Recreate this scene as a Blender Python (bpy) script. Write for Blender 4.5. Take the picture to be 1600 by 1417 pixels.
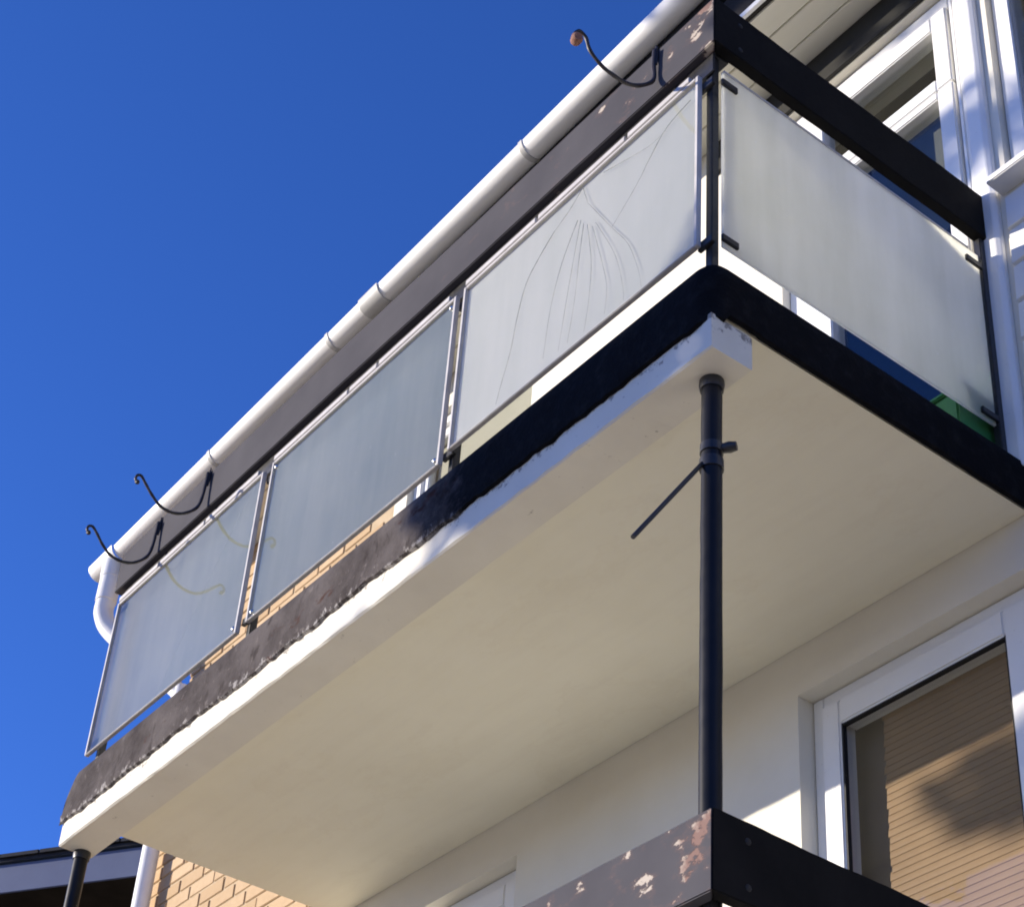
import bpy, bmesh, math, random
from mathutils import Vector, Matrix, Euler, noise
random.seed(7)
for o in list(bpy.data.objects): bpy.data.objects.remove(o)
SC = bpy.context.scene
COL = SC.collection
R = math.radians

# ------------------------------------------------------------------ camera, sky, sun, exposure
# z = 0 is the top of the lower balcony's handrail; the ground lies at z = GZ
GZ = -3.62
cam = bpy.data.cameras.new('camera'); camo = bpy.data.objects.new('camera', cam); COL.objects.link(camo)
camo.location = (2.4913, -2.2682, -1.9000)
camo.rotation_euler = (2.1768769, -0.0450088, 0.8922169)
cam.sensor_fit = 'HORIZONTAL'; cam.sensor_width = 36.0
cam.lens = 36.0 * 2954.55 / 1600
cam.shift_x = -91.5855 / 1600
cam.shift_y = 270.4879 / 1600
cam.clip_start = 0.05; cam.clip_end = 2000
SC.camera = camo

SUN_FROM = Vector((-1.0, -1.0, 0.32)).normalized()
SUN_EL = math.asin(SUN_FROM.z); SUN_ROT = math.atan2(SUN_FROM.x, SUN_FROM.y)
world = bpy.data.worlds.new('World'); SC.world = world; world.use_nodes = True
wn = world.node_tree; bg = wn.nodes['Background']
sky = wn.nodes.new('ShaderNodeTexSky'); sky.sky_type = 'NISHITA'; sky.sun_disc = False
sky.sun_elevation = SUN_EL; sky.sun_rotation = SUN_ROT % (2*math.pi)
sky.altitude = 2500; sky.air_density = 1.0; sky.dust_density = 0.4; sky.ozone_density = 3.0
hs = wn.nodes.new('ShaderNodeHueSaturation'); hs.inputs['Saturation'].default_value = 1.15
tint = wn.nodes.new('ShaderNodeMix'); tint.data_type = 'RGBA'; tint.blend_type = 'MULTIPLY'; tint.inputs[0].default_value = 1.0; tint.inputs[7].default_value = (.60, .615, 1.0, 1)
wn.links.new(sky.outputs[0], hs.inputs['Color']); wn.links.new(hs.outputs[0], tint.inputs[6]); wn.links.new(tint.outputs[2], bg.inputs[0]); bg.inputs[1].default_value = 0.15
sun = bpy.data.lights.new('sun', 'SUN'); sun.energy = 3.8; sun.angle = R(0.53); sun.color = (1.0, 0.90, 0.76)
suno = bpy.data.objects.new('sun', sun); COL.objects.link(suno)
suno.rotation_euler = (-SUN_FROM).to_track_quat('-Z', 'Y').to_euler(); suno.location = (-12, -8, 12)
SC.view_settings.view_transform = 'Standard'; SC.view_settings.look = 'None'
SC.view_settings.exposure = 0.96; SC.view_settings.gamma = 1.0; SC.view_settings.use_curve_mapping = False
SC.render.engine = 'CYCLES'
SC.cycles.max_bounces = 10; SC.cycles.diffuse_bounces = 6; SC.cycles.transmission_bounces = 8; SC.cycles.transparent_max_bounces = 12
SC.cycles.caustics_refractive = True; SC.cycles.caustics_reflective = False
SC.cycles.filter_width = 1.9

# ------------------------------------------------------------------ materials
class NT:
    def __init__(s, name):
        s.m = bpy.data.materials.new(name); s.m.use_nodes = True; s.t = s.m.node_tree
        s.b = s.t.nodes['Principled BSDF']; s.out = s.t.nodes['Material Output']
        s.geo = s.n('ShaderNodeNewGeometry')
    def n(s, t, **k):
        x = s.t.nodes.new(t)
        for a, v in k.items(): setattr(x, a, v)
        return x
    def l(s, a, b): s.t.links.new(a, b)
    def noise(s, scale, detail=4, rough=.55, stretch=None, vec=None):
        v = vec or s.geo.outputs['Position']
        if stretch:
            mp = s.n('ShaderNodeMapping'); mp.inputs['Scale'].default_value = stretch; s.l(v, mp.inputs['Vector']); v = mp.outputs[0]
        x = s.n('ShaderNodeTexNoise'); x.inputs['Scale'].default_value = scale; x.inputs['Detail'].default_value = detail
        x.inputs['Roughness'].default_value = rough; s.l(v, x.inputs['Vector']); return x.outputs['Fac']
    def ramp(s, fac, stops):
        x = s.n('ShaderNodeValToRGB'); e = x.color_ramp.elements
        while len(e) < len(stops): e.new(.5)
        for i, (p, c) in enumerate(stops):
            e[i].position = p; e[i].color = (c, c, c, 1) if not isinstance(c, tuple) else (*c, 1)
        s.l(fac, x.inputs[0]); return x.outputs['Color']
    def mix(s, fac, a, b):
        x = s.n('ShaderNodeMix', data_type='RGBA')
        for i, v in ((0, fac), (6, a), (7, b)):
            if isinstance(v, (int, float)): x.inputs[i].default_value = v
            elif isinstance(v, tuple): x.inputs[i].default_value = (*v, 1)
            else: s.l(v, x.inputs[i])
        return x.outputs[2]
    def math(s, op, a, b=0., c=0.):
        x = s.n('ShaderNodeMath', operation=op)
        for i, v in enumerate((a, b, c)):
            if isinstance(v, (int, float)): x.inputs[i].default_value = v
            else: s.l(v, x.inputs[i])
        return x.outputs[0]
    def bump(s, h, strength=.3, dist=.003):
        x = s.n('ShaderNodeBump'); x.inputs['Strength'].default_value = strength; x.inputs['Distance'].default_value = dist
        s.l(h, x.inputs['Height']); s.l(x.outputs[0], s.b.inputs['Normal'])
    def set(s, col=None, rough=None, metal=None, spec=None):
        for k, v in (('Base Color', col), ('Roughness', rough), ('Metallic', metal), ('Specular IOR Level', spec)):
            if v is None: continue
            if isinstance(v, (int, float)): s.b.inputs[k].default_value = v
            elif isinstance(v, tuple): s.b.inputs[k].default_value = (*v, 1)
            else: s.l(v, s.b.inputs[k])
        return s.m

def weathered(name, c1, c2, scale=6, rough=.6, spec=.4, bump=.2, bdist=.002, fine=60, metal=0., stretch=None):
    k = NT(name); f = k.noise(scale, 6, .6, stretch); g = k.noise(fine, 3)
    col = k.mix(k.ramp(f, [(.3, 0.), (.7, 1.)]), c1, c2)
    k.bump(k.math('ADD', k.math('MULTIPLY', f, .6), k.math('MULTIPLY', g, .4)), bump, bdist)
    r = k.math('MULTIPLY_ADD', g, .25, rough - .12)
    return k.set(col, r, metal, spec)

M = {}
M['wall_white'] = weathered('white render', (.70, .66, .55), (.77, .735, .63), 2.2, .75, .25, .5, .0015, 90)
k = NT('slab paint')
f = k.noise(1.1, 6, .6); st = k.noise(2.3, 7, .62, (1, 1.6, 1)); g = k.noise(40, 3); h = k.noise(9, 5, .6, (.25, 2.2, 1))
col = k.mix(k.ramp(f, [(.3, 0.), (.7, 1.)]), (.72, .685, .545), (.79, .76, .625))
col = k.mix(k.ramp(st, [(.55, 0.), (.585, .08), (.60, .03), (.75, .07)]), col, (.50, .40, .26))
col = k.mix(k.ramp(h, [(.45, 0.), (.75, .10)]), col, (.50, .44, .35))
k.bump(k.math('ADD', k.math('MULTIPLY', h, .6), k.math('MULTIPLY', g, .4)), .4, .003)
M['slab_paint'] = k.set(col, .8, 0., .2)
k = NT('beam paint')                    # white paint with a dirty, chipped upper edge
sz = k.n('ShaderNodeSeparateXYZ'); k.l(k.geo.outputs['Position'], sz.inputs[0])
f = k.noise(3, 5); g = k.noise(28, 6, .7)
up = k.n('ShaderNodeMapRange'); up.inputs[1].default_value = 1.285; up.inputs[2].default_value = 1.345; k.l(sz.outputs[2], up.inputs[0])
chip = k.ramp(k.math('ADD', g, k.math('MULTIPLY', up.outputs[0], .22)), [(.66, 0.), (.72, 1.)])
col = k.mix(k.ramp(f, [(.35, 0.), (.7, 1.)]), (.63, .595, .50), (.70, .67, .57))
col = k.mix(k.math('MULTIPLY', chip, .8), col, (.16, .14, .12))
k.bump(g, .35, .003); M['beam_paint'] = k.set(col, .65, 0., .3)
k = NT('bitumen edge')                  # old black bitumen, weathered brown-grey; the corner's shade is painted in
f = k.noise(5, 6, .65); g = k.noise(22, 6, .7); h = k.noise(90, 3)
col = k.mix(k.ramp(f, [(.35, 0.), (.62, 1.)]), (.050, .042, .040), (.105, .092, .088))
col = k.mix(k.ramp(g, [(.58, 0.), (.70, 1.)]), col, (.16, .14, .13))
col = k.mix(k.ramp(k.noise(7, 5, .6, (1, 1, 2)), [(.62, 0.), (.70, 1.)]), col, (.06, .028, .020))
lo = k.n('ShaderNodeMapRange'); lo.inputs[1].default_value = 1.372; lo.inputs[2].default_value = 1.318
sl = k.n('ShaderNodeSeparateXYZ'); k.l(k.geo.outputs['Position'], sl.inputs[0]); k.l(sl.outputs[2], lo.inputs[0])
flk = k.ramp(k.math('MULTIPLY_ADD', lo.outputs[0], .32, k.noise(38, 6, .7, (1, 1, .6))), [(.74, 0.), (.84, 1.)])
col = k.mix(flk, col, (.34, .32, .30))                                       # pale paint smears along the lower lip
col = k.mix(k.ramp(k.noise(16, 5, .6, (1, 1, .5)), [(.60, 0.), (.72, .8)]), col, (.035, .028, .026))
k.bump(k.math('ADD', g, k.math('MULTIPLY', h, .3)), .7, .008)
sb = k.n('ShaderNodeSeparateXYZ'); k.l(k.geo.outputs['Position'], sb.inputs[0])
corner_shade = k.n('ShaderNodeMapRange'); corner_shade.inputs[1].default_value = -1.22; corner_shade.inputs[2].default_value = -1.0
k.l(k.math('ADD', sb.outputs[0], k.math('MULTIPLY_ADD', g, .5, -.25)), corner_shade.inputs[0])
col = k.mix(corner_shade.outputs[0], col, k.mix(k.ramp(g, [(.5, 0.), (.75, 1.)]), (.007, .007, .008), (.016, .016, .017)))     # shade painted into the colour as black round the corner
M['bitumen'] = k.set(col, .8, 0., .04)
k = NT('concrete'); M['concrete'] = weathered('concrete', (.32, .30, .27), (.42, .40, .36), 4, .85, .2, .4, .003)

def peeling(name, amount_at_corner):
    k = NT(name)
    sx = k.n('ShaderNodeSeparateXYZ'); k.l(k.geo.outputs['Position'], sx.inputs[0])
    f = k.noise(4, 5); g = k.noise(9, 7, .64, (1, 1, 1.7)); r = k.noise(7, 6, .6); fine = k.noise(120, 2)
    base = k.mix(k.ramp(f, [(.3, 0.), (.7, 1.)]), (.062, .060, .068), (.082, .079, .086))
    near = k.n('ShaderNodeMapRange'); near.inputs[1].default_value = -1.5; near.inputs[2].default_value = -.15
    near.inputs[3].default_value = 0.; near.inputs[4].default_value = amount_at_corner
    k.l(sx.outputs[0], near.inputs[0])
    v = k.math('ADD', g, near.outputs[0])
    halo = k.ramp(v, [(.66, 0.), (.74, 1.)])
    mask = k.ramp(v, [(.725, 0.), (.745, 1.)])
    rust = k.ramp(r, [(.50, 0.), (.60, 1.)])
    chipcol = k.mix(rust, (.46, .40, .33), (.22, .14, .115))
    col = k.mix(k.math('MULTIPLY', halo, .45), base, (.15, .10, .09))
    col = k.mix(mask, col, chipcol)
    k.bump(k.math('SUBTRACT', k.math('MULTIPLY', fine, .15), mask), .6, .0025)
    return k.set(col, .8, 0., .08)
M['rail_paint'] = peeling('peeling grey brown rail paint', .145)
M['rail_shaded'] = weathered('shade darkened rail paint', (.009, .0085, .008), (.015, .014, .013), 5, .75, .06, .3, .002)  # darker copy of the rail paint, the side's shade put into its colour
M['black_steel'] = weathered('black painted steel', (.012, .012, .013), (.024, .023, .024), 9, .38, .5, .3, .001)
M['pole_paint'] = weathered('glossy black pole paint', (.007, .007, .008), (.012, .012, .014), 6, .42, .2, .5, .0012, 30)
M['iron'] = weathered('wrought iron', (.014, .013, .014), (.035, .025, .022), 30, .5, .5, .5, .001)
M['rusty'] = weathered('rust flaked cap', (.22, .10, .07), (.30, .17, .13), 40, .8, .2, .6, .001)
M['alu'] = weathered('weathered pale frame', (.44, .42, .40), (.56, .54, .52), 14, .45, .4, .2, .001, 80, 0.)
M['bolt'] = weathered('bolt steel', (.55, .55, .53), (.62, .62, .60), 20, .25, .5, .1, .001, 60, .9)
M['pvc'] = weathered('white plastic', (.76, .755, .73), (.82, .815, .79), 3, .32, .5, .05, .001)
M['gutter'] = weathered('white gutter plastic', (.80, .79, .76), (.86, .85, .82), 5, .4, .4, .08, .001, 50, 0., (.4, 3, 3))
M['gasket'] = weathered('black gasket', (.012, .012, .012), (.02, .02, .02), 9, .6, .3)
M['fascia'] = weathered('dark fascia', (.016, .014, .012), (.028, .024, .020), 4, .7, .2)
M['soffit'] = weathered('cream soffit', (.68, .655, .54), (.75, .725, .61), 2.5, .6, .3, .1, .001, 40, 0., (.5, 4, 1))
M['dark_board'] = weathered('dark head board', (.020, .020, .018), (.035, .034, .030), 4, .7, .2)
M['floor_pale'] = weathered('pale balcony floor', (.70, .67, .59), (.76, .73, .66), 3, .8, .2, .3, .002)
M['bounce_sheet'] = weathered('pale bounce sheet', (.72, .67, .56), (.80, .75, .64), 1.5, .85, .2, .3, .003)
M['aged_pvc'] = weathered('aged grey white plastic', (.44, .435, .41), (.56, .55, .52), 8, .5, .3, .1, .001)
M['beige_blind'] = weathered('beige roller blind', (.50, .47, .38), (.56, .53, .44), 3, .8, .2, .05, .001)
M['mortar'] = weathered('mortar', (.44, .34, .22), (.52, .41, .27), 12, .9, .1, .5, .003)
k = NT('tan brick'); oi = k.n('ShaderNodeObjectInfo'); f = k.noise(25, 5, .65)
col = k.mix(oi.outputs['Random'], (.45, .315, .18), (.58, .43, .27)); col = k.mix(k.ramp(f, [(.35, 0.), (.75, .5)]), col, (.42, .29, .165))
k.bump(f, .5, .003); M['brick'] = k.set(col, .9, 0., .15)
M['dark_room'] = weathered('dim interior', (.06, .052, .045), (.09, .08, .07), 2, .9, .1)
M['curtain'] = weathered('dark curtain', (.10, .105, .09), (.14, .145, .125), 3, .9, .1)
M['curtain_brown'] = weathered('brown curtain', (.17, .135, .11), (.22, .18, .15), 6, .9, .1)
M['slat'] = weathered('brown blind slats', (.27, .165, .09), (.33, .205, .11), 3, .6, .3, .05, .001)
M['roof_tile'] = weathered('dark roof tile', (.018, .020, .026), (.035, .038, .045), 8, .8, .2, .4, .004)
M['house_fascia'] = weathered('house fascia', (.10, .125, .21), (.12, .15, .24), 3, .6, .3)  # shade put into the colour: dark blue though the sun strikes this face
M['house_wall'] = weathered('shaded house wall', (.02, .018, .016), (.035, .032, .028), 3, .9, .1)  # near-black colour carries the shade under the eave, on wall and soffit
M['green_plastic'] = weathered('green plastic', (.03, .17, .05), (.05, .22, .07), 6, .4, .4)
M['bark'] = weathered('bark', (.08, .06, .045), (.14, .11, .085), 12, .95, .1, .9, .02)
def leaf(name, c1, c2):
    k = NT(name); oi = k.n('ShaderNodeNewGeometry'); col = k.mix(oi.outputs['Random Per Island'], c1, c2)
    k.set(col, .6, 0., .3); tr = k.n('ShaderNodeBsdfTranslucent'); k.l(col, tr.inputs[0])
    mx = k.n('ShaderNodeMixShader'); mx.inputs[0].default_value = .4; k.l(k.b.outputs[0], mx.inputs[1]); k.l(tr.outputs[0], mx.inputs[2]); k.l(mx.outputs[0], k.out.inputs[0])
    return k.m
M['leaf_green'] = leaf('green leaves', (.045, .085, .020), (.09, .12, .03))
M['leaf_autumn'] = leaf('autumn leaves', (.55, .30, .06), (.40, .15, .03))
k = NT('paving'); f = k.noise(.5, 5); g = k.noise(30, 4)
bt = k.n('ShaderNodeTexBrick'); bt.inputs['Scale'].default_value = 1.6; bt.inputs['Mortar Size'].default_value = .012
k.l(k.geo.outputs['Position'], bt.inputs['Vector']); bt.inputs['Color1'].default_value = (.30, .25, .19, 1); bt.inputs['Color2'].default_value = (.34, .285, .22, 1); bt.inputs['Mortar'].default_value = (.25, .22, .18, 1)
M['paving'] = k.set(k.mix(k.ramp(f, [(.35, 0.), (.7, .5)]), bt.outputs[0], (.24, .20, .155)), .85, 0., .2)

def schlick(k, f0):
    lw = k.n('ShaderNodeLayerWeight'); lw.inputs[0].default_value = .5
    return k.math('MULTIPLY_ADD', k.math('POWER', lw.outputs['Facing'], 5.), 1 - f0, f0)
# frosted glass: the etched back of a sheet scatters the light that comes through, the front is smooth
for nm, t1, t2, scat, view in (('frosted', (.53, .61, .585), (.68, .74, .69), .90, .30), ('opal', (.87, .885, .79), (.98, .98, .89), .66, .05), ('opal_side', (.86, .86, .79), (.985, .98, .92), .80, .04)):
    k = NT(nm + ' glass'); k.t.nodes.remove(k.b)
    f = k.noise(2.2, 5, .6); streak = k.noise(5, 5, .6, (2.2, 2.2, .25)); speck = k.noise(55, 2)
    tint = k.mix(k.ramp(k.math('MULTIPLY_ADD', streak, .5, k.math('MULTIPLY', f, .5)), [(.35, 0.), (.65, 1.)]), t1, t2)
    tint = k.mix(k.ramp(speck, [(.715, 0.), (.74, .8)]), tint, (.97, .97, .96))
    df = k.n('ShaderNodeBsdfDiffuse'); k.l(tint, df.inputs[0])
    tl = k.n('ShaderNodeBsdfTranslucent'); k.l(tint, tl.inputs[0])
    rf = k.n('ShaderNodeBsdfRefraction'); rf.inputs['IOR'].default_value = 1.06; rf.inputs['Roughness'].default_value = .6; k.l(tint, rf.inputs[0])
    m1 = k.n('ShaderNodeMixShader'); m1.inputs[0].default_value = scat; k.l(df.outputs[0], m1.inputs[1]); k.l(tl.outputs[0], m1.inputs[2])
    m2 = k.n('ShaderNodeMixShader'); m2.inputs[0].default_value = view; k.l(m1.outputs[0], m2.inputs[1]); k.l(rf.outputs[0], m2.inputs[2])
    k.l(m2.outputs[0], k.out.inputs[0]); M[nm] = k.m
def glass_front(o, axis, sign):              # give the faces that look outwards the smooth clear surface
    o.data.materials.append(M['glass_front'])
    for p in o.data.polygons:
        if p.normal[axis] * sign > .9: p.material_index = 1
M['crack'] = weathered('crack line', (.20, .205, .205), (.28, .285, .285), 30, .7, .1)
# clear window glass
for nm, tcol, f0, ro in (('pane', (.93, .94, .93), .045, .012), ('glass_front', (.96, .97, .97), .12, .04)):
    k = NT(nm + ' glass'); k.t.nodes.remove(k.b)
    tp = k.n('ShaderNodeBsdfTransparent'); tp.inputs[0].default_value = (*tcol, 1); gl = k.n('ShaderNodeBsdfGlossy'); gl.inputs['Roughness'].default_value = ro
    mx = k.n('ShaderNodeMixShader'); k.l(schlick(k, f0), mx.inputs[0]); k.l(tp.outputs[0], mx.inputs[1]); k.l(gl.outputs[0], mx.inputs[2]); k.l(mx.outputs[0], k.out.inputs[0])
    M[nm] = k.m


# ------------------------------------------------------------------ mesh helpers
class MB:
    def __init__(s): s.v = []; s.f = []
    def add(s, vs, fs):
        o = len(s.v); s.v += [tuple(v) for v in vs]; s.f += [tuple(o + i for i in f) for f in fs]; return s
    def box(s, x0, x1, y0, y1, z0, z1):
        vs = [(x, y, z) for z in (z0, z1) for y in (y0, y1) for x in (x0, x1)]
        return s.add(vs, [(0, 2, 3, 1), (4, 5, 7, 6), (0, 1, 5, 4), (2, 6, 7, 3), (0, 4, 6, 2), (1, 3, 7, 5)])
    def prism(s, loop, axis, a, b):         # loop of 2D points swept along axis from a to b
        def mk(u, w, t): return {'x': (t, u, w), 'y': (u, t, w), 'z': (u, w, t)}[axis]
        n = len(loop); vs = [mk(u, w, a) for u, w in loop] + [mk(u, w, b) for u, w in loop]
        fs = [(i, (i + 1) % n, n + (i + 1) % n, n + i) for i in range(n)]
        return s.add(vs, fs + [tuple(range(n))[::-1], tuple(range(n, 2 * n))])
    def tube(s, pts, rad, seg=10, caps=True):
        pts = [Vector(p) for p in pts]; n = len(pts); rs = rad if isinstance(rad, (list, tuple)) else [rad] * n
        vs = []; up = None
        for i, p in enumerate(pts):
            t = (pts[min(i + 1, n - 1)] - pts[max(i - 1, 0)]).normalized()
            if up is None: up = t.orthogonal().normalized()
            up = (up - t * up.dot(t)).normalized(); w = t.cross(up)
            for j in range(seg):
                a = 2 * math.pi * j / seg; vs.append(p + (up * math.cos(a) + w * math.sin(a)) * rs[i])
        fs = [(i * seg + j, i * seg + (j + 1) % seg, (i + 1) * seg + (j + 1) % seg, (i + 1) * seg + j) for i in range(n - 1) for j in range(seg)]
        if caps: fs += [tuple(range(seg))[::-1], tuple(range((n - 1) * seg, n * seg))]
        return s.add(vs, fs)
    def dome(s, c, axis, r, h, seg=10):
        a = Vector(axis).normalized(); return s.tube([Vector(c) + a * h * t for t in (0, .45, .8, 1)], [r, r * .9, r * .6, r * .15], seg)
def cr(pts, n=5):                            # smooth curve through points
    pts = [Vector(p) for p in pts]; P = [pts[0]] + pts + [pts[-1]]; out = []
    for i in range(1, len(P) - 2):
        for j in range(n):
            t = j / n; a, b, c, d = P[i - 1:i + 3]
            out.append(.5 * ((2 * b) + (c - a) * t + (2 * a - 5 * b + 4 * c - d) * t * t + (3 * b - a - 3 * c + d) * t ** 3))
    return out + [pts[-1]]
def obj(name, mb, mat, parent=None, origin=None, bevel=0., smooth=False):
    root = parent
    while root is not None and root.parent is not None: root = root.parent
    o0 = Vector(origin) if origin else (root.location.copy() if root is not None else Vector((0, 0, 0)))
    me = bpy.data.meshes.new(name); me.from_pydata([Vector(v) - o0 for v in mb.v], [], mb.f)
    bm = bmesh.new(); bm.from_mesh(me); bmesh.ops.recalc_face_normals(bm, faces=bm.faces)
    if bevel: bmesh.ops.bevel(bm, geom=[e for e in bm.edges if len(e.link_faces) == 2 and e.calc_face_angle(0) > .5], offset=bevel, segments=2, affect='EDGES', clamp_overlap=True)
    bm.to_mesh(me); bm.free()
    if smooth:
        me.polygons.foreach_set('use_smooth', [True] * len(me.polygons)); me.set_sharp_from_angle(angle=R(40))
    me.materials.append(M[mat]); o = bpy.data.objects.new(name, me); COL.objects.link(o)
    if parent is not None:
        o.parent = parent
        if origin and root is not None: o.location = Vector(origin) - root.location
    elif origin: o.location = origin
    return o
def thing(name, label, cat, loc, group=None):
    o = bpy.data.objects.new(name, None); COL.objects.link(o); o.location = loc; o.empty_display_size = .1
    o['label'] = label; o['category'] = cat
    if group: o['group'] = group
    return o
def copy_tree(o, parent=None):
    c = o.copy(); COL.objects.link(c)
    if parent is not None: c.parent = parent
    for ch in list(o.children): copy_tree(ch, c)
    return c

# ------------------------------------------------------------------ ground
g = obj('ground', MB().add([(-400, -400, GZ), (400, -400, GZ), (400, 400, GZ), (-400, 400, GZ)], [(0, 1, 2, 3)]), 'paving'); g['kind'] = 'structure'

tr = obj('bounce_sheet', MB().add([(-4.6, -7.5, GZ + .004), (.2, -7.5, GZ + .004), (.2, 1.14, GZ + .004), (-4.6, 1.14, GZ + .004)], [(0, 1, 2, 3)]), 'bounce_sheet'); tr['kind'] = 'structure'  # unseen pale sheet, added to bounce light onto the middle of the soffit
# ------------------------------------------------------------------ the apartment building
W = 1.15                                      # front wall plane (y)
X0, X1, XB = -5.27, 3.4, -3.40                # wall ends, brick / render change
BT = thing('apartment_building', 'pale rendered apartment block with tan brick end, white windows and overhanging eave', 'building', (-1, 4, GZ))
def walls(mb, x0, x1, z0, z1, holes, y=W, t=.24):
    xs = sorted({x0, x1, *[h[0] for h in holes], *[h[1] for h in holes]}); zs = sorted({z0, z1, *[h[2] for h in holes], *[h[3] for h in holes]})
    for a, b in zip(xs, xs[1:]):
        for c, d in zip(zs, zs[1:]):
            if any(h[0] - 1e-6 <= a and b <= h[1] + 1e-6 and h[2] - 1e-6 <= c and d <= h[3] + 1e-6 for h in holes): continue
            mb.add([(a, y, c), (b, y, c), (b, y, d), (a, y, d)], [(0, 1, 2, 3)])
            mb.add([(a, y + t, c), (b, y + t, c), (b, y + t, d), (a, y + t, d)], [(3, 2, 1, 0)])
    for a, b, c, d in holes:
        mb.add([(a, y, c), (b, y, c), (b, y, d), (a, y, d), (a, y + t, c), (b, y + t, c), (b, y + t, d), (a, y + t, d)],
               [(0, 4, 5, 1), (1, 5, 6, 2), (2, 6, 7, 3), (3, 7, 4, 0)])
    return mb
HOLES = [(-.905, -.045, 1.50, 3.75), (.080, 1.40, 2.60, 3.75), (-.885, 1.15, -.30, 1.185), (-3.25, -2.265, -.10, 1.18), (-3.30, -2.385, 2.45, 3.74)]
obj('wall', walls(MB(), XB, X1, GZ, 4.02, HOLES), 'wall_white', BT)
sh = MB(); sh.box(XB + .001, X1, 6.0, 6.2, GZ, 4.0); sh.box(X1 - .2, X1 - .001, W + .25, 6.0, GZ, 4.0); sh.box(X0 + .002, X1 - .21, W + .25, 6.0, 1.22, 1.42); sh.box(X0 + .3, X1 - .21, W + .25, 6.0, 3.96, 4.01)
sh.box(XB - .1, XB + .1, W + .25, 6.0, GZ, 1.2); sh.box(XB - .1, XB + .1, W + .25, 6.0, 1.43, 3.95)
obj('inner_wall', sh, 'dark_room', BT)
# brick end of the front wall
bw = MB(); bw.box(X0 + .006, XB - .001, W + .008, W + .25, GZ, 4.0); bw.box(X0 + .006, X0 + .25, W + .252, 6.2, GZ, 4.0)
BW = obj('brick_wall', bw, 'mortar', BT)
variants = []
for i in range(5):
    b = MB(); j = lambda: random.uniform(-.0025, .0025)
    b.box(-.1065 + j(), .1065 + j(), -.006 + j(), .006, -.0325 + j(), .0325 + j())
    me = obj('brick', b, 'brick', None, None, .003); variants.append(me.data); bpy.data.objects.remove(me)
half = MB().box(-.0515, .0515, -.006, .006, -.0325, .0325); hm = obj('brick', half, 'brick', None, None, .003); HALF = hm.data; bpy.data.objects.remove(hm)
row = 0; z = 1.24; nb = 0
stuff = MB()
zz = GZ + .04; allrows = []
while zz < 3.98: allrows.append(zz); zz += .075
for row, z in enumerate(allrows):
    off = .112 if row % 2 else 0
    x = X0 + off
    if row % 2:
        cells = [(X0 + .0535, True)]
    else: cells = []
    while x + .215 < XB + .01:
        cells.append((x + .1105, False)); x += .224
    vis = 1.2 < z < 2.45 or 3.15 < z < 3.65
    for cx_, hf in cells:
        if vis:
            o = bpy.data.objects.new('brick', HALF if hf else random.choice(variants)); COL.objects.link(o); o.parent = BW
            o.location = Vector((cx_, W + .0068 + random.uniform(-.001, .001), z)) - BT.location; nb += 1
            o.rotation_euler = (0, random.uniform(-.006, .006), random.uniform(-.008, .008))
        else:
            w_ = .0515 if hf else .1065
            stuff.box(cx_ - w_, cx_ + w_, W - .002, W + .0075, z - .0325, z + .0325)
so = obj('brick_courses', stuff, 'brick', BW); so['kind'] = 'stuff'

# windows: frame / pane / blind
def ring(mb, x0, x1, z0, z1, wl, wr, wb, wt, y0, y1):
    mb.box(x0, x0 + wl, y0, y1, z0, z1); mb.box(x1 - wr, x1, y0, y1, z0, z1)
    mb.box(x0 + wl, x1 - wr, y0, y1, z0, z0 + wb); mb.box(x0 + wl, x1 - wr, y0, y1, z1 - wt, z1)
# balcony door and fanlight
f = MB(); ring(f, -.903, -.047, 1.502, 3.745, .05, .05, .06, .07, W + .035, W + .10)
DOOR = obj('balcony_door', f, 'pvc', BT, None, .004)
s_ = MB(); ring(s_, -.850, -.100, 3.285, 3.672, .155, .068, .06, .075, W + .018, W + .085)
obj('sash', s_, 'pvc', DOOR, None, .005)
s_ = MB(); ring(s_, -.850, -.100, 1.566, 3.28, .155, .068, .12, .035, W + .018, W + .085)
obj('sash', s_, 'pvc', DOOR, None, .005)
obj('pane', MB().box(-.70, -.165, W + .05, W + .058, 3.34, 3.60), 'pane', DOOR)
obj('pane', MB().box(-.70, -.165, W + .05, W + .058, 1.68, 3.25), 'pane', DOOR)
hb = MB(); hb.box(-.20 + .055, -.115, W - .015, W + .0175, 2.47, 2.50); hb.box(-.135, -.117, W - .03, W - .016, 2.38, 2.49)
obj('handle', hb, 'pvc', DOOR, None, .003)
obj('curtain', MB().box(-.72, -.15, W + .30, W + .32, 3.0, 3.72), 'curtain', DOOR)
# right hand window on the upper floor
f = MB(); ring(f, .082, 1.398, 2.602, 3.745, .075, .075, .07, .08, W + .03, W + .10)
RW = obj('window', f, 'pvc', BT, None, .005)
s_ = MB(); ring(s_, .105, .74, 2.622, 3.725, .055, .055, .055, .055, W + .015, W + .03); obj('sash', s_, 'pvc', RW, None, .004)
obj('pane', MB().box(.157, 1.324, W + .05, W + .058, 2.67, 3.67), 'pane', RW)
obj('sill', MB().box(.055, 1.43, W - .075, W + .028, 2.572, 2.600), 'pvc', RW, None, .004)
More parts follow.
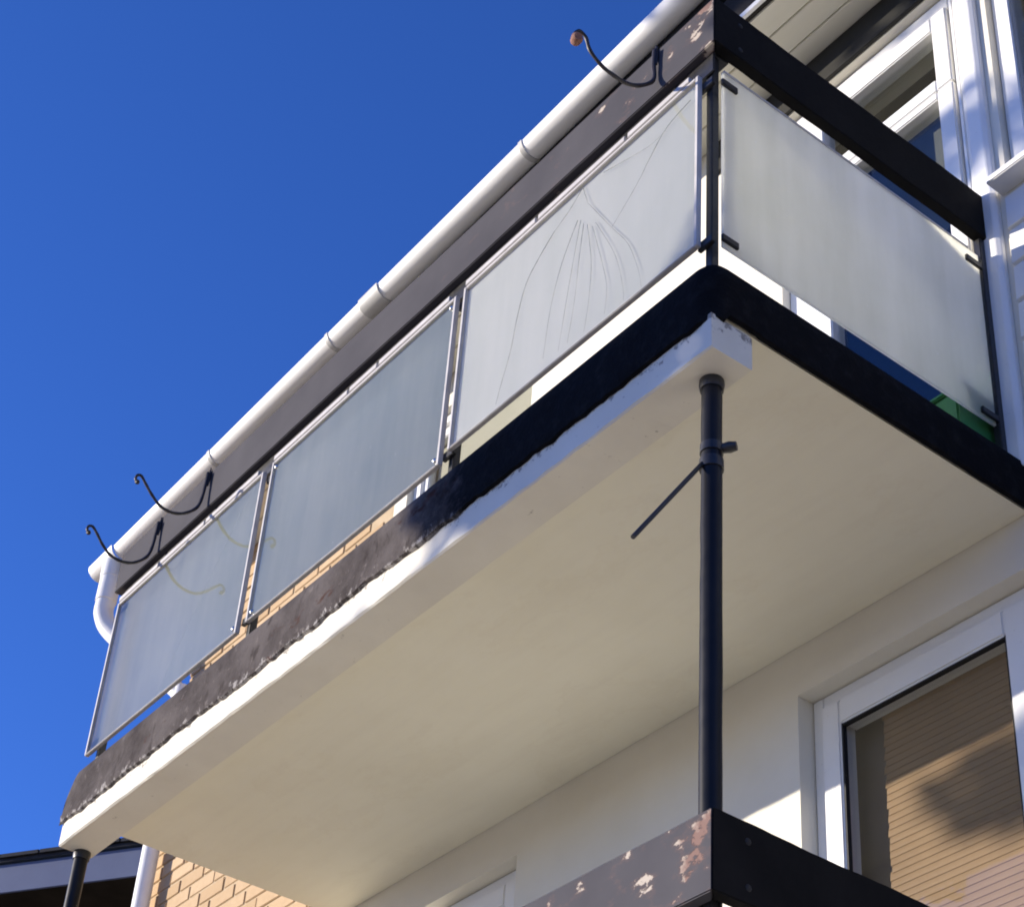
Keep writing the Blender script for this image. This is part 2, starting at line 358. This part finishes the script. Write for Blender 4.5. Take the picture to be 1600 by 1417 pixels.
# white trim strip between door and window, and cladding under the window
obj('trim_strip', MB().prism([(-.040, W - .001), (-.036, W - .022), (-.020, W - .028), (.030, W - .028), (.044, W - .018), (.046, W - .001)], 'z', 1.50, 3.75), 'pvc', BT, None, .002)
obj('trim_strip', MB().box(-.060, -.047, W - .012, W - .001, 1.50, 3.75), 'pvc', BT, None, .002)
zc = 2.545
cl = None
while zc > 1.55:
    lo = zc - .146
    b = MB().prism([(W - .001, lo), (W - .020, lo + .004), (W - .014, zc - .004), (W - .001, zc)], 'x', .075, 2.2)
    if cl is None: cl = obj('cladding_board', b, 'pvc', BT, None, .001); cl0 = zc
    else:
        c = cl.copy(); COL.objects.link(c); c.parent = BT; c.location = (cl.location[0], cl.location[1], zc - cl0)
    zc -= .15
# head board over the upper openings
obj('head_board', MB().box(-1.25, 2.6, W - .016, W - .001, 3.752, 3.925), 'dark_board', BT, None, .003)
# lower window with blind
f = MB(); ring(f, -.883, 1.148, -.298, 1.183, .045, .045, .05, .045, W + .062, W + .13)
f.box(.08, .16, W + .062, W + .13, -.248, 1.138)
LW = obj('window', f, 'pvc', BT, None, .004)
s_ = MB(); ring(s_, -.836, .078, -.246, 1.136, .075, .22, .08, .085, W + .045, W + .115); obj('sash', s_, 'pvc', LW, None, .006)
gk = MB(); ring(gk, -.763, -.140, -.168, 1.053, .008, .008, .008, .008, W + .052, W + .068); obj('gasket', gk, 'gasket', LW)
obj('pane', MB().box(-.757, -.146, W + .07, W + .076, -.162, 1.047), 'pane', LW)
obj('pane', MB().box(.162, 1.10, W + .07, W + .076, -.245, 1.135), 'pane', LW)
sl = MB()
slp = [(-.0020, -.0150), (-.0016, -.005), (-.0002, .006), (.0022, .0150), (.0034, .0146), (.0010, .005), (-.0004, -.0055), (-.0008, -.0153)]
z = 1.10; first = None; k_ = 0
while z > -.1:
    if first is None:
        first = obj('slat', MB().prism([(W + .115 + u, z + w) for u, w in slp], 'x', -.655, -.06), 'slat', LW); fz = z
    else:
        c = first.copy(); COL.objects.link(c); c.parent = LW; c.location = Vector(first.location) + Vector((random.uniform(-.006, .006), 0, z - fz)); pass
    z -= .0225
obj('curtain', MB().box(-.835, -.615, W + .165, W + .172, -.29, 1.13), 'curtain_brown', LW)
# lower window at the far end
f = MB(); ring(f, -3.248, -2.267, -.098, 1.178, .045, .045, .05, .045, W + .062, W + .13)
LW2 = obj('window', f, 'pvc', BT, None, .004)
s_ = MB(); ring(s_, -3.20, -2.314, -.046, 1.131, .075, .075, .08, .085, W + .045, W + .115); obj('sash', s_, 'pvc', LW2, None, .006)
obj('pane', MB().box(-3.13, -2.385, W + .07, W + .076, .03, 1.05), 'pane', LW2)
# upper window at the far end, with a beige blind down
f = MB(); ring(f, -3.298, -2.387, 2.452, 3.738, .06, .035, .06, .05, W + .03, W + .10)
UW = obj('window', f, 'pvc', BT, None, .004)
s_ = MB(); ring(s_, -3.24, -2.424, 2.51, 3.686, .035, .03, .05, .05, W + .045, W + .085); obj('sash', s_, 'pvc', UW, None, .004)
obj('pane', MB().box(-3.21, -2.45, W + .055, W + .061, 2.55, 3.64), 'pane', UW)
obj('roller_blind', MB().box(-3.19, -2.47, W + .085, W + .088, 2.56, 3.63), 'beige_blind', UW)
# eave, gutter and downpipe
EZ = 3.93
def gz(x): return 4.13 + .0265 * (x + 5.8)    # gutter lip, falling towards the outlet
FA = obj('roof', MB().add([(X0 - .35, .80, 4.16), (X1 + .3, .80, 4.30), (X1 + .3, 3.7, 5.75), (X0 - .35, 3.7, 5.75), (X0 - .35, 6.6, 4.2), (X1 + .3, 6.6, 4.2),
     (X0 - .35, .80, 4.10), (X1 + .3, .80, 4.24), (X1 + .3, 3.7, 5.69), (X0 - .35, 3.7, 5.69), (X0 - .35, 6.6, 4.14), (X1 + .3, 6.6, 4.14)],
     [(0, 1, 2, 3), (3, 2, 5, 4), (7, 6, 9, 8), (8, 9, 10, 11), (0, 6, 7, 1), (1, 7, 8, 2), (2, 8, 11, 5), (5, 11, 10, 4), (4, 10, 9, 3), (3, 9, 6, 0)]), 'roof_tile', BT)
obj('fascia', MB().box(X0 - .33, X1 + .3, .822, .842, EZ - .002, 4.14), 'fascia', FA, None, .002)
obj('trim', MB().box(X0 - .33, X1 + .3, .806, .8215, EZ - .006, EZ + .022), 'pvc', FA, None, .002)
ys_ = [.8435, .9485, 1.0535, W - .001]
for i, (a, b) in enumerate(zip(ys_, ys_[1:])):
    obj('soffit_board', MB().prism([(a + .002, EZ + .012), (a + .002, EZ + .004), (a + .006, EZ), (b - .006, EZ), (b - .002, EZ + .004), (b - .002, EZ + .012)], 'x', X0 - .33, X1 + .3), 'soffit', FA)
obj('barge_board', MB().add([(X0 - .37, .80, 3.93), (X0 - .37, .80, 4.15), (X0 - .37, 3.7, 5.74), (X0 - .37, 3.7, 5.52), (X0 - .352, .80, 3.93), (X0 - .352, .80, 4.15), (X0 - .352, 3.7, 5.74), (X0 - .352, 3.7, 5.52)],
    [(0, 1, 2, 3), (7, 6, 5, 4), (0, 4, 5, 1), (1, 5, 6, 2), (2, 6, 7, 3), (3, 7, 4, 0)]), 'pvc', FA)
GR = .057; GY = .754
def gsec(r, x, n=12, t=.004):
    z = gz(x); out = [(GY - r * math.cos(math.pi * i / n), z - r * math.sin(math.pi * i / n)) for i in range(n + 1)]
    inn = [(GY - (r - t) * math.cos(math.pi * i / n), z - (r - t) * math.sin(math.pi * i / n)) for i in range(n, -1, -1)]
    lip = [(GY - r - .004, z + .004), (GY - r - .004, z - .008)]
    return out + inn
def gut(xa, xb, r):
    A = gsec(r, xa); B = gsec(r, xb); n = len(A)
    return MB().add([(xa, y, z) for y, z in A] + [(xb, y, z) for y, z in B], [(i, (i + 1) % n, n + (i + 1) % n, n + i) for i in range(n)] + [tuple(range(n))[::-1], tuple(range(n, 2 * n))])
GX0 = -5.80
G = obj('gutter', gut(GX0 + .26, 3.5, GR), 'gutter', BT, None, 0, True)
obj('gutter_outlet', gut(GX0, GX0 + .258, GR + .012), 'gutter', G, None, 0, True)
ec = MB(); A = gsec(GR + .012, GX0)[:13]; ec.add([(GX0 - .004, y, z) for y, z in A] + [(GX0 + .0, y, z) for y, z in A], [tuple(range(13)), tuple(range(13, 26))[::-1]] + [(i, i + 1, 14 + i, 13 + i) for i in range(12)])
obj('gutter_end', ec, 'gutter', G)
for x in (-4.53, -3.44, -1.96, -.6): obj('gutter_bracket', gut(x - .012, x + .012, GR + .005), 'aged_pvc', G, None, 0, True)
un = obj('gutter_union', gut(-3.165, -3.015, GR + .008), 'aged_pvc', G, None, 0, True)
DP = obj('downpipe', MB().tube(cr([(-5.62, GY, gz(-5.7) - .03), (-5.62, GY, 3.86), (-5.615, GY + .005, 3.74), (-5.56, .815, 3.62), (-5.36, .965, 3.40), (-5.215, 1.07, 3.22), (-5.185, 1.085, 3.10), (-5.185, 1.085, 2.6), (-5.185, 1.085, GZ + .05)], 6), [.052] * 24 + [.048] * 6 + [.042] * 19, 18), 'gutter', BT, None, 0, True)
pc = MB()
pc.tube([(-5.62, GY, gz(-5.7) - .04), (-5.62, GY, gz(-5.7) - .15)], .060, 18); pc.tube([(-5.62, GY, gz(-5.7) - .10), (-5.62, GY, gz(-5.7) - .30)], .057, 18); obj('pipe_collar', pc, 'gutter', DP, None, 0, True)
obj('pipe_collar', MB().tube([(-5.185, 1.085, 2.98), (-5.185, 1.085, 3.10)], .047, 16), 'gutter', DP, None, 0, True)

# ------------------------------------------------------------------ the balconies (same design on both floors)
S = 2.6
YS, XS, XL = -.027, .023, -3.448
PANELS = [(-3.475, -2.372), (-2.312, -1.205), (-1.165, -.070)]
PZ0, PZ1 = 1.662, 2.345
PB = [1.636, 1.646, 1.672]                     # lower edges of the three front panels
def make_balcony():
    T = thing('balcony', 'upper concrete balcony with frosted glass panels, one cracked, and a torn black edge band', 'balcony', (-1.7, .55, 1.235), 'balconies on the front of the block')
    SB = MB(); SB.box(XL + .01, XS - .008, .108, W - .001, 1.355, 1.49); SB.box(XL + .01, XS - .008, YS + .008, .1075, 1.34, 1.49)
    obj('slab', SB, 'slab_paint', T)
    obj('floor_covering', MB().box(XL + .02, XS - .06, .09, W - .002, 1.491, 1.503), 'floor_pale', T)
    # edge beam with slightly wavy arrises
    n = 60; vs = []
    for i in range(n + 1):
        x = XL + (XS - XL) * i / n; w = random.uniform(-.0025, .0025); w2 = random.uniform(-.0025, .0025)
        vs += [(x, YS + w * .4, 1.345), (x, YS + w2 * .6, 1.240 + w), (x, YS + .006, 1.235 + w * .6), (x, .1045 + w2 * .5, 1.235 + w2 * .5), (x, .1065, 1.240), (x, .1065, 1.3395)]
    fs = [(i * 6 + j, i * 6 + (j + 1) % 6, (i + 1) * 6 + (j + 1) % 6, (i + 1) * 6 + j) for i in range(n) for j in range(6)]
    fs += [tuple(range(6))[::-1], tuple(range(n * 6, n * 6 + 6))]
    obj('edge_beam', MB().add(vs, fs), 'beam_paint', T)
    # bitumen band: a swept profile round the two outer edges with a ragged lower lip
    path = []
    rc = .05; L1 = 330
    xa, xb = XL - .004, XS - rc
    for i in range(L1 + 1): path.append(((xa + (xb - xa) * i / L1, YS), (0, -1)))
    for i in range(1, 8):
        a = math.pi / 2 * i / 8; path.append(((XS - rc + rc * math.sin(a), YS + rc - rc * math.cos(a)), (math.sin(a), -math.cos(a))))
    for i in range(121): path.append(((XS, YS + rc + (W - .002 - YS - rc) * i / 120), (1, 0)))
    vs = []; m = 0
    jit = []
    for i, ((x, y), _) in enumerate(path):
        n1 = noise.noise((x * 3.1, y * 3.1, 1.7)); n2 = noise.noise((x * 11.3, y * 11.3, 5.1)); n3 = noise.noise((x * 34, y * 34, 9.3))
        jit.append(.010 * n1 + .009 * n2 + .007 * n3 - .016 * max(0., noise.noise((x * 7.7, y * 7.7, 2.2)) - .35) * 2)
    for i, ((x, y), (nx, ny)) in enumerate(path):
        front = ny < -.7
        lowz = (1.326 if front else 1.357) + jit[i] * (.9 if front else .7) 
        if not front and nx < .99: lowz = 1.335
        if not front and y > .13: lowz = min(lowz, 1.352)
        b = .006 * noise.noise((x * 9, y * 9, 4.4)) + .003 * noise.noise((x * 31, y * 31, 7.4))
        e = min(1., (x - xa) / .07) if front else 1.      # the left end is rounded off
        e = math.sqrt(max(0., 1 - (1 - e) ** 2))
        top = lowz + .06 + (1.545 - lowz - .06) * e
        prof = [(-.16, top - .05), (-.085, top - .012), (-.045, top), (-.012, top - .006), (.006, top - .028), (.013 + b, top - .07), (.012 - b, (top + lowz) / 2), (.015 + b, lowz + .03), (.012, lowz + .004), (.002, lowz), (-.010, lowz + .012), (-.010, top - .08)]
        m = len(prof)
        for o_, z in prof: vs.append((x + nx * o_, y + ny * o_, z))
    fs = [(i * m + j, i * m + (j + 1) % m, (i + 1) * m + (j + 1) % m, (i + 1) * m + j) for i in range(len(path) - 1) for j in range(m)]
    fs += [tuple(range(m))[::-1], tuple(range((len(path) - 1) * m, len(path) * m))]
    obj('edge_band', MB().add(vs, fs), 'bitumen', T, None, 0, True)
    # handrail boards
    def board(x0, x1, y0, y1, z0, z1, axis):
        mb = MB(); nn = 40; vs = []
        for i in range(nn + 1):
            t = i / nn; w = .0015 * math.sin(t * 17) + .0006 * math.sin(t * 71)
            if axis == 'x': x = x0 + (x1 - x0) * t; vs += [(x, y0, z0 + w), (x, y0, z1 + w), (x, y1, z1 + w), (x, y1, z0 + w)]
            else: y = y0 + (y1 - y0) * t; vs += [(x0, y, z0 + w), (x0, y, z1 + w), (x1, y, z1 + w), (x1, y, z0 + w)]
        if axis == 'x':
            for q in (-1, -2): vs[q] = (vs[q][0] - .0345, *vs[q][1:])        # mitred corner
        else:
            for q in (0, 1): vs[q] = (vs[q][0], y0 + .0345, vs[q][2])
        fs = [(i * 4 + j, i * 4 + (j + 1) % 4, (i + 1) * 4 + (j + 1) % 4, (i + 1) * 4 + j) for i in range(nn) for j in range(4)] + [(3, 2, 1, 0), (nn * 4, nn * 4 + 1, nn * 4 + 2, nn * 4 + 3)]
        return mb.add(vs, fs)
    obj('handrail', board(-3.53, -.0006, 0, .034, S - .188, S, 'x'), 'rail_paint', T, None, .003)
    SR = obj('handrail', board(-.0345, 0, .0008, W - .012, S - .188, S, 'y'), 'rail_shaded', T, None, .003)
    SR['label'] = 'handrail board along the side of the balcony, shade put into its dark colour'
    for y in (.10,):
        for z in (S - .045, S - .150): obj('screw', MB().dome((-.0005, y, z), (1, 0, 0), .009, .003, 8), 'gasket', SR)
    obj('end_plate', MB().box(-.040, -.003, W - .0115, W - .001, S - .30, S - .01), 'black_steel', T, None, .002)
    # posts
    for i, x in enumerate((-.058, -1.185, -2.342, -3.43)):
        P = obj('post', MB().box(x - .0125, x + .0125, .0355, .0605, 1.485, S - .02), 'black_steel', T, None, .002)
        for z in (PZ0 + .02, PZ1 - .05):
            obj('clip', MB().box(x - .028, x + .028, .0215, .0350, z - .014, z + .014), 'black_steel', P, None, .002)
        obj('foot', MB().box(x - .030, x + .030, .023, .075, 1.515, 1.605 if i else 1.56), 'black_steel', P, None, .004)
    P = obj('post', MB().box(-.034, -.010, W - .050, W - .026, 1.485, S - .19), 'black_steel', T, None, .002)
    # glass panels
    for pi, (a, b) in enumerate(PANELS):
        P0 = PB[pi]
        f = MB(); ring(f, a, b, P0, PZ1 - .012, .013, .013, .006, .012, .0045, .0215)
        PF = obj('panel', f, 'alu', T, None, .002)
        glass_front(obj('glass', MB().box(a + .006, b - .006, .0105, .0185, P0 + .003, PZ1 - .016), 'opal' if pi == 2 else 'frosted', PF), 1, -1)
        cut = a + (b - a) * (.30, .44, .72)[pi]; c2 = a + (b - a) * (.62, .60, .34)[pi]
        parts = sorted([a + .004, cut, c2, b - .03])
        for u, v in zip(parts, parts[1:]):
            obj('top_channel', MB().box(u + .006, v - .006, .002, .0225, PZ1 - .0105, PZ1 + .012), 'alu', PF, None, .002)
        bx = [(a + .028, P0 + .03), (b - .028, P0 + .03), (a + .028, PZ1 - .045), (b - .028, PZ1 - .045)]
        for j, (x, z) in enumerate(bx):
            if pi == 1 or (pi == 0 and j in (1,)) : obj('bolt', MB().dome((x, .0104, z), (0, -1, 0), .010, .008, 10), 'bolt', PF, None, 0, True)
    # side panel
    SP = obj('panel', MB().box(-.0265, -.0185, .050, W - .055, PZ0 - .004, PZ1 - .012), 'opal_side', T)
    obj('top_channel', MB().box(-.029, -.016, .052, W - .10, PZ1 - .0115, PZ1 - .004), 'alu', SP, None, .001)
    for y0, y1 in ((.040, .098), (W - .120, W - .050)):
        for z in (PZ0 + .018, PZ1 - .062):
            obj('clip', MB().box(-.0182, -.0085, y0, y1, z - .011, z + .011), 'black_steel', SP, None, .002)
    return T
B1 = make_balcony()
B2 = copy_tree(B1); B2.location.z -= S
B2['label'] = 'lower balcony with a peeling grey handrail, at the bottom edge of the photo'
# black angle iron under the front board of the upper balcony
obj('angle_iron', MB().box(-3.48, -.036, .0365, .088, S - .186, S - .160).box(-3.48, -.030, .0245, .0335, PZ1 - .012, S - .187), 'black_steel', B1, None, .002)
# cracks in the near panel
CR = [[(-.704, 2.229), (-.775, 2.172), (-.834, 2.106), (-.866, 1.991), (-.882, 1.875), (-.919, 1.761), (-.934, 1.702)],
 [(-.58, 2.173), (-.601, 2.046), (-.627, 1.888), (-.651, 1.709)], [(-.567, 2.149), (-.578, 2.002), (-.588, 1.859), (-.606, 1.713)],
 [(-.548, 2.129), (-.521, 1.958), (-.52, 1.809), (-.538, 1.701)], [(-.524, 2.101), (-.468, 1.918), (-.445, 1.802), (-.445, 1.706)],
 [(-.507, 2.106), (-.418, 1.916), (-.376, 1.774), (-.37, 1.698)], [(-.545, 2.213), (-.432, 2.026), (-.355, 1.902), (-.31, 1.772), (-.296, 1.69)],
 [(-.109, 2.266), (-.204, 2.24), (-.278, 2.173), (-.331, 2.113), (-.432, 2.026)], [(-.486, 2.293), (-.37, 2.256), (-.269, 2.228), (-.207, 2.234)],
 [(-.578, 2.313), (-.631, 2.268), (-.704, 2.229)], [(-.578, 2.313), (-.545, 2.213)], [(-.596, 2.185), (-.655, 2.061), (-.696, 1.914), (-.716, 1.73)]]
near_panel = [c for c in B1.children if c.name.startswith('panel')][2]
for i, c in enumerate(CR):
    r = .0011 if i in (0, 6, 7, 9, 10) else .0008
    pts = cr([(x + random.uniform(-.003, .003), .0103, z) for x, z in c], 6); n = len(pts)
    obj('crack', MB().tube(pts, [r * (1.1 - .75 * q / n) * random.uniform(.6, 1.2) for q in range(n)], 5), 'crack', near_panel)
near_panel['label'] = 'cracked frosted glass panel nearest the corner'

# support poles under the upper balcony
def pole(x, label):
    T = thing('support_pole', label, 'pole', (x, .06, -1.06), 'poles carrying the upper balcony')
    pts = []; zz = -1.06
    rs = []
    while zz < 1.236:
        pts.append((x + random.uniform(-.0007, .0007), .06, zz)); rs.append(.0255 + random.uniform(-.0006, .0006)); zz += .08
    pts.append((x, .06, 1.234)); rs.append(.0255)
    obj('tube', MB().tube(pts, rs, 20), 'pole_paint', T, None, 0, True)
    obj('collar', MB().tube([(x, .06, 1.205), (x, .06, 1.222), (x, .06, 1.2345)], [.0295, .032, .031], 18), 'black_steel', T, None, 0, True)
    return T
P1 = pole(-.071, 'glossy black steel pole at the near corner with a thin rod sticking out')
P2 = pole(-3.43, 'black steel pole under the far left end of the balcony')
CL = MB(); CL.tube([(-.071, .06, .955), (-.071, .06, .985)], .0295, 18); CL.tube([(-.071, .06, 1.005), (-.071, .06, 1.03)], .0285, 18)
c_ = obj('clamp', CL, 'black_steel', P1, None, 0, True)
obj('knob', MB().tube([(-.050, .075, 1.018), (-.034, .085, 1.018), (-.020, .094, 1.018)], [.012, .0145, .011], 12), 'black_steel', c_, None, 0, True)
obj('rod', MB().tube([(-.075, .034, .965), (-.073, -.171, .640)], .0058, 10), 'black_steel', P1, None, 0, True)

# wrought iron hooks on the front handrail
def hook(x, pts, label, cap=False):
    T = thing('plant_hook', label, 'hook', (x, -.01, 2.5), 'curved iron plant hooks on the handrail')
    c = cr([(x + random.uniform(-.002, .002), y, z) for y, z in pts], 5)
    n = len(c); obj('arm', MB().tube(c, [.0068 + .0004 * math.sin(i * 1.3) - .002 * (i / n) for i in range(n)], 8), 'iron', T, None, 0, True)
    b = MB(); b.tube([(x - .004, -.004, pts[0][1] + .03), (x, -.006, pts[0][1] - .02), (x + .002, -.008, pts[0][1] - .06)], [.003, .0065, .004], 8); obj('back_plate', b, 'iron', T, None, 0, True)
    y, z = pts[-1]
    if cap: obj('end_cap', MB().tube([(x - .012, y + .006, z), (x + .006, y, z - .004), (x + .016, y - .003, z - .008)], [.014, .018, .012], 10), 'rusty', T, None, 0, True)
    else: obj('end_cap', MB().tube([(x - .008, y, z + .004), (x, y, z), (x + .008, y, z - .004)], [.006, .010, .006], 8), 'iron', T, None, 0, True)
    return T
H1 = [(-.014, 2.566), (-.016, 2.50), (-.020, 2.44), (-.031, 2.391), (-.064, 2.349), (-.101, 2.325), (-.14, 2.317), (-.177, 2.326), (-.215, 2.355), (-.243, 2.386), (-.268, 2.411), (-.284, 2.404), (-.286, 2.386), (-.278, 2.378)]
H2 = [(y, z + .016) for y, z in H1]
H3 = [(-.014, 2.585), (-.014, 2.52), (-.016, 2.45), (-.063, 2.391), (-.109, 2.365), (-.155, 2.355), (-.202, 2.363), (-.245, 2.391), (-.263, 2.431), (-.286, 2.440), (-.300, 2.420), (-.296, 2.402)]
hook(-3.19, H1, 'black curved iron hook nearest the far left end of the handrail')
hook(-2.81, H2, 'black curved iron hook second from the far left end of the handrail')
hook(-.24, H3, 'iron hook with a pinkish rusty tip near the handrail corner', True)

# green planter on the balcony floor behind the side glass
PT = thing('planter', 'green plastic planter on the balcony floor behind the side glass by the wall', 'planter', (-.20, 1.0, 1.50))
q = MB(); q.add([(-.16, .98, 1.50), (-.055, .98, 1.50), (-.055, 1.12, 1.50), (-.16, 1.12, 1.50), (-.175, .965, 1.735), (-.045, .965, 1.735), (-.045, 1.135, 1.735), (-.175, 1.135, 1.735)], [(3, 2, 1, 0), (0, 1, 5, 4), (1, 2, 6, 5), (2, 3, 7, 6), (3, 0, 4, 7), (4, 5, 6, 7)])
obj('tub', q, 'green_plastic', PT, None, .006)
obj('rim', MB().box(-.182, -.038, .958, 1.142, 1.736, 1.752), 'green_plastic', PT, None, .004)

# ------------------------------------------------------------------ neighbouring house
NA = Vector((-9.63, 1.97)); ND = Vector((.846, .532)); NN = Vector((.532, -.846))   # eave line and outward normal
def np_(t, o, z): p = NA + ND * t + NN * o; return (p.x, p.y, z)
NH = thing('house', 'dark neighbouring house whose eave shows at the bottom left behind the balcony', 'house', (-12, 6, GZ))
ta, tb = -5.0, 1.85
def nbox(ta, tb, oa, ob, za, zb):
    vs = [np_(t, o, z) for z in (za, zb) for o in (oa, ob) for t in (ta, tb)]
    return MB().add(vs, [(0, 2, 3, 1), (4, 5, 7, 6), (0, 1, 5, 4), (2, 6, 7, 3), (0, 4, 6, 2), (1, 3, 7, 5)])
obj('wall', nbox(ta + .4, tb - .1, -6.5, -.5, GZ, 4.02), 'house_wall', NH)
obj('soffit', nbox(ta, tb, -.52, -.022, 4.0, 4.015), 'house_wall', NH)
obj('fascia', nbox(ta, tb, -.02, 0, 4.0, 4.23), 'house_fascia', NH, None, .004)
rf = MB().add([np_(ta, .03, 4.235), np_(tb, .03, 4.235), np_(tb, -3.5, 5.2), np_(ta, -3.5, 5.2), np_(ta, .03, 4.262), np_(tb, .03, 4.262), np_(tb, -3.5, 5.23), np_(ta, -3.5, 5.23)], [(3, 2, 1, 0), (4, 5, 6, 7), (0, 1, 5, 4), (1, 2, 6, 5), (2, 3, 7, 6), (3, 0, 4, 7)])
RF = obj('roof', rf, 'roof_tile', NH)
t = ta
while t < tb:
    j = random.uniform(0, .012)
    obj('roof_tile', MB().add([np_(t + .008, .055, 4.255 + j), np_(t + .322, .055, 4.255 + j), np_(t + .322, -.35, 4.372 + j), np_(t + .008, -.35, 4.372 + j), np_(t + .008, .055, 4.282 + j), np_(t + .322, .055, 4.282 + j), np_(t + .322, -.35, 4.40 + j), np_(t + .008, -.35, 4.40 + j)],
        [(3, 2, 1, 0), (4, 5, 6, 7), (0, 1, 5, 4), (1, 2, 6, 5), (2, 3, 7, 6), (3, 0, 4, 7)]), 'roof_tile', RF)
    t += .33

# ------------------------------------------------------------------ trees in front of the block (they shade the corner and show in the window glass)
def tree(name, label, base, trunk, limbs, clumps, mat, leafsize):
    T = thing(name, label, 'tree', base)
    tb_ = MB(); tb_.tube(cr(trunk, 4), [.17 - .12 * i / (4 * (len(trunk) - 1)) for i in range(4 * (len(trunk) - 1) + 1)], 10)
    TR = obj('trunk', tb_, 'bark', T, None, 0, True)
    for l in limbs:
        c = cr(l, 4); obj('limb', MB().tube(c, [.06 - .045 * i / len(c) for i in range(len(c))], 7), 'bark', TR, None, 0, True)
    vs = []; fs = []
    for (c, rx, ry, rz, n) in clumps:
        for i in range(n):
            while True:
                p = Vector((random.uniform(-1, 1), random.uniform(-1, 1), random.uniform(-1, 1)))
                if p.length < 1 and random.random() < .35 + .65 * p.length: break
            p = Vector(c) + Vector((p.x * rx, p.y * ry, p.z * rz)); e = Euler((random.uniform(0, 6.3), random.uniform(0, 6.3), random.uniform(0, 6.3))).to_matrix(); s_ = leafsize * random.uniform(.6, 1.3)
            o = len(vs)
            for q in ((0, -1, 0), (.45, 0, .1), (0, 1, 0), (-.45, 0, .1)): vs.append(p + e @ (Vector(q) * s_))
            fs.append((o, o + 1, o + 2, o + 3))
    cr_ = obj('crown', MB().add(vs, fs), mat, T); cr_['kind'] = 'stuff'
    return T
SA, SB_ = SUN_FROM.x / SUN_FROM.y, -SUN_FROM.z / SUN_FROM.y
def pt(x0, z0, y): return (x0 + SA * y, y, z0 - SB_ * y)      # a point whose shadow falls at (x0, z0) on the plane y = 0
TY = -5.0
cl = []
for (u, v, rx, rz, n) in ((-.58, 1.40, .40, .24, 800), (.06, 1.45, .26, .26, 420), (-.88, 1.40, .14, .2, 170), (.35, 1.55, .4, .4, 500), (-1.40, 1.04, .20, .15, 200), (.95, 2.3, .55, .6, 700), (1.0, 3.6, .6, .8, 800), (.75, 4.9, .6, .6, 600), (1.7, 2.9, .6, .8, 700),
                        (-1.12, 3.28, .26, .20, 330), (-1.1, 4.2, .35, .25, 320), (1.8, 4.4, .6, .7, 500)):
    cl.append((pt(u, v, TY), rx, .35 if v < 1.7 else .8, rz, n))
tx, ty_, tz = pt(1.0, 0, TY)
tree('tree', 'tall leafy green tree standing out of frame in front of the block', (tx, TY, GZ), [(tx, TY, GZ), (tx + .06, TY, GZ + 2.5), (tx - .05, TY, 3.6), (tx + .1, TY + .05, 6.4)],
     [[(tx, TY, 2.2), (tx - .4, TY, 2.9), pt(.1, 1.5, TY), pt(-.8, 1.35, TY), pt(-1.6, 1.0, TY)], [(tx, TY, 3.5), (tx + .5, TY - .2, 4.4), pt(1.8, 3.2, TY)], [(tx, TY, 3.6), (tx - .9, TY, 4.6), pt(-1.2, 3.3, TY)]], cl, 'leaf_green', .075)
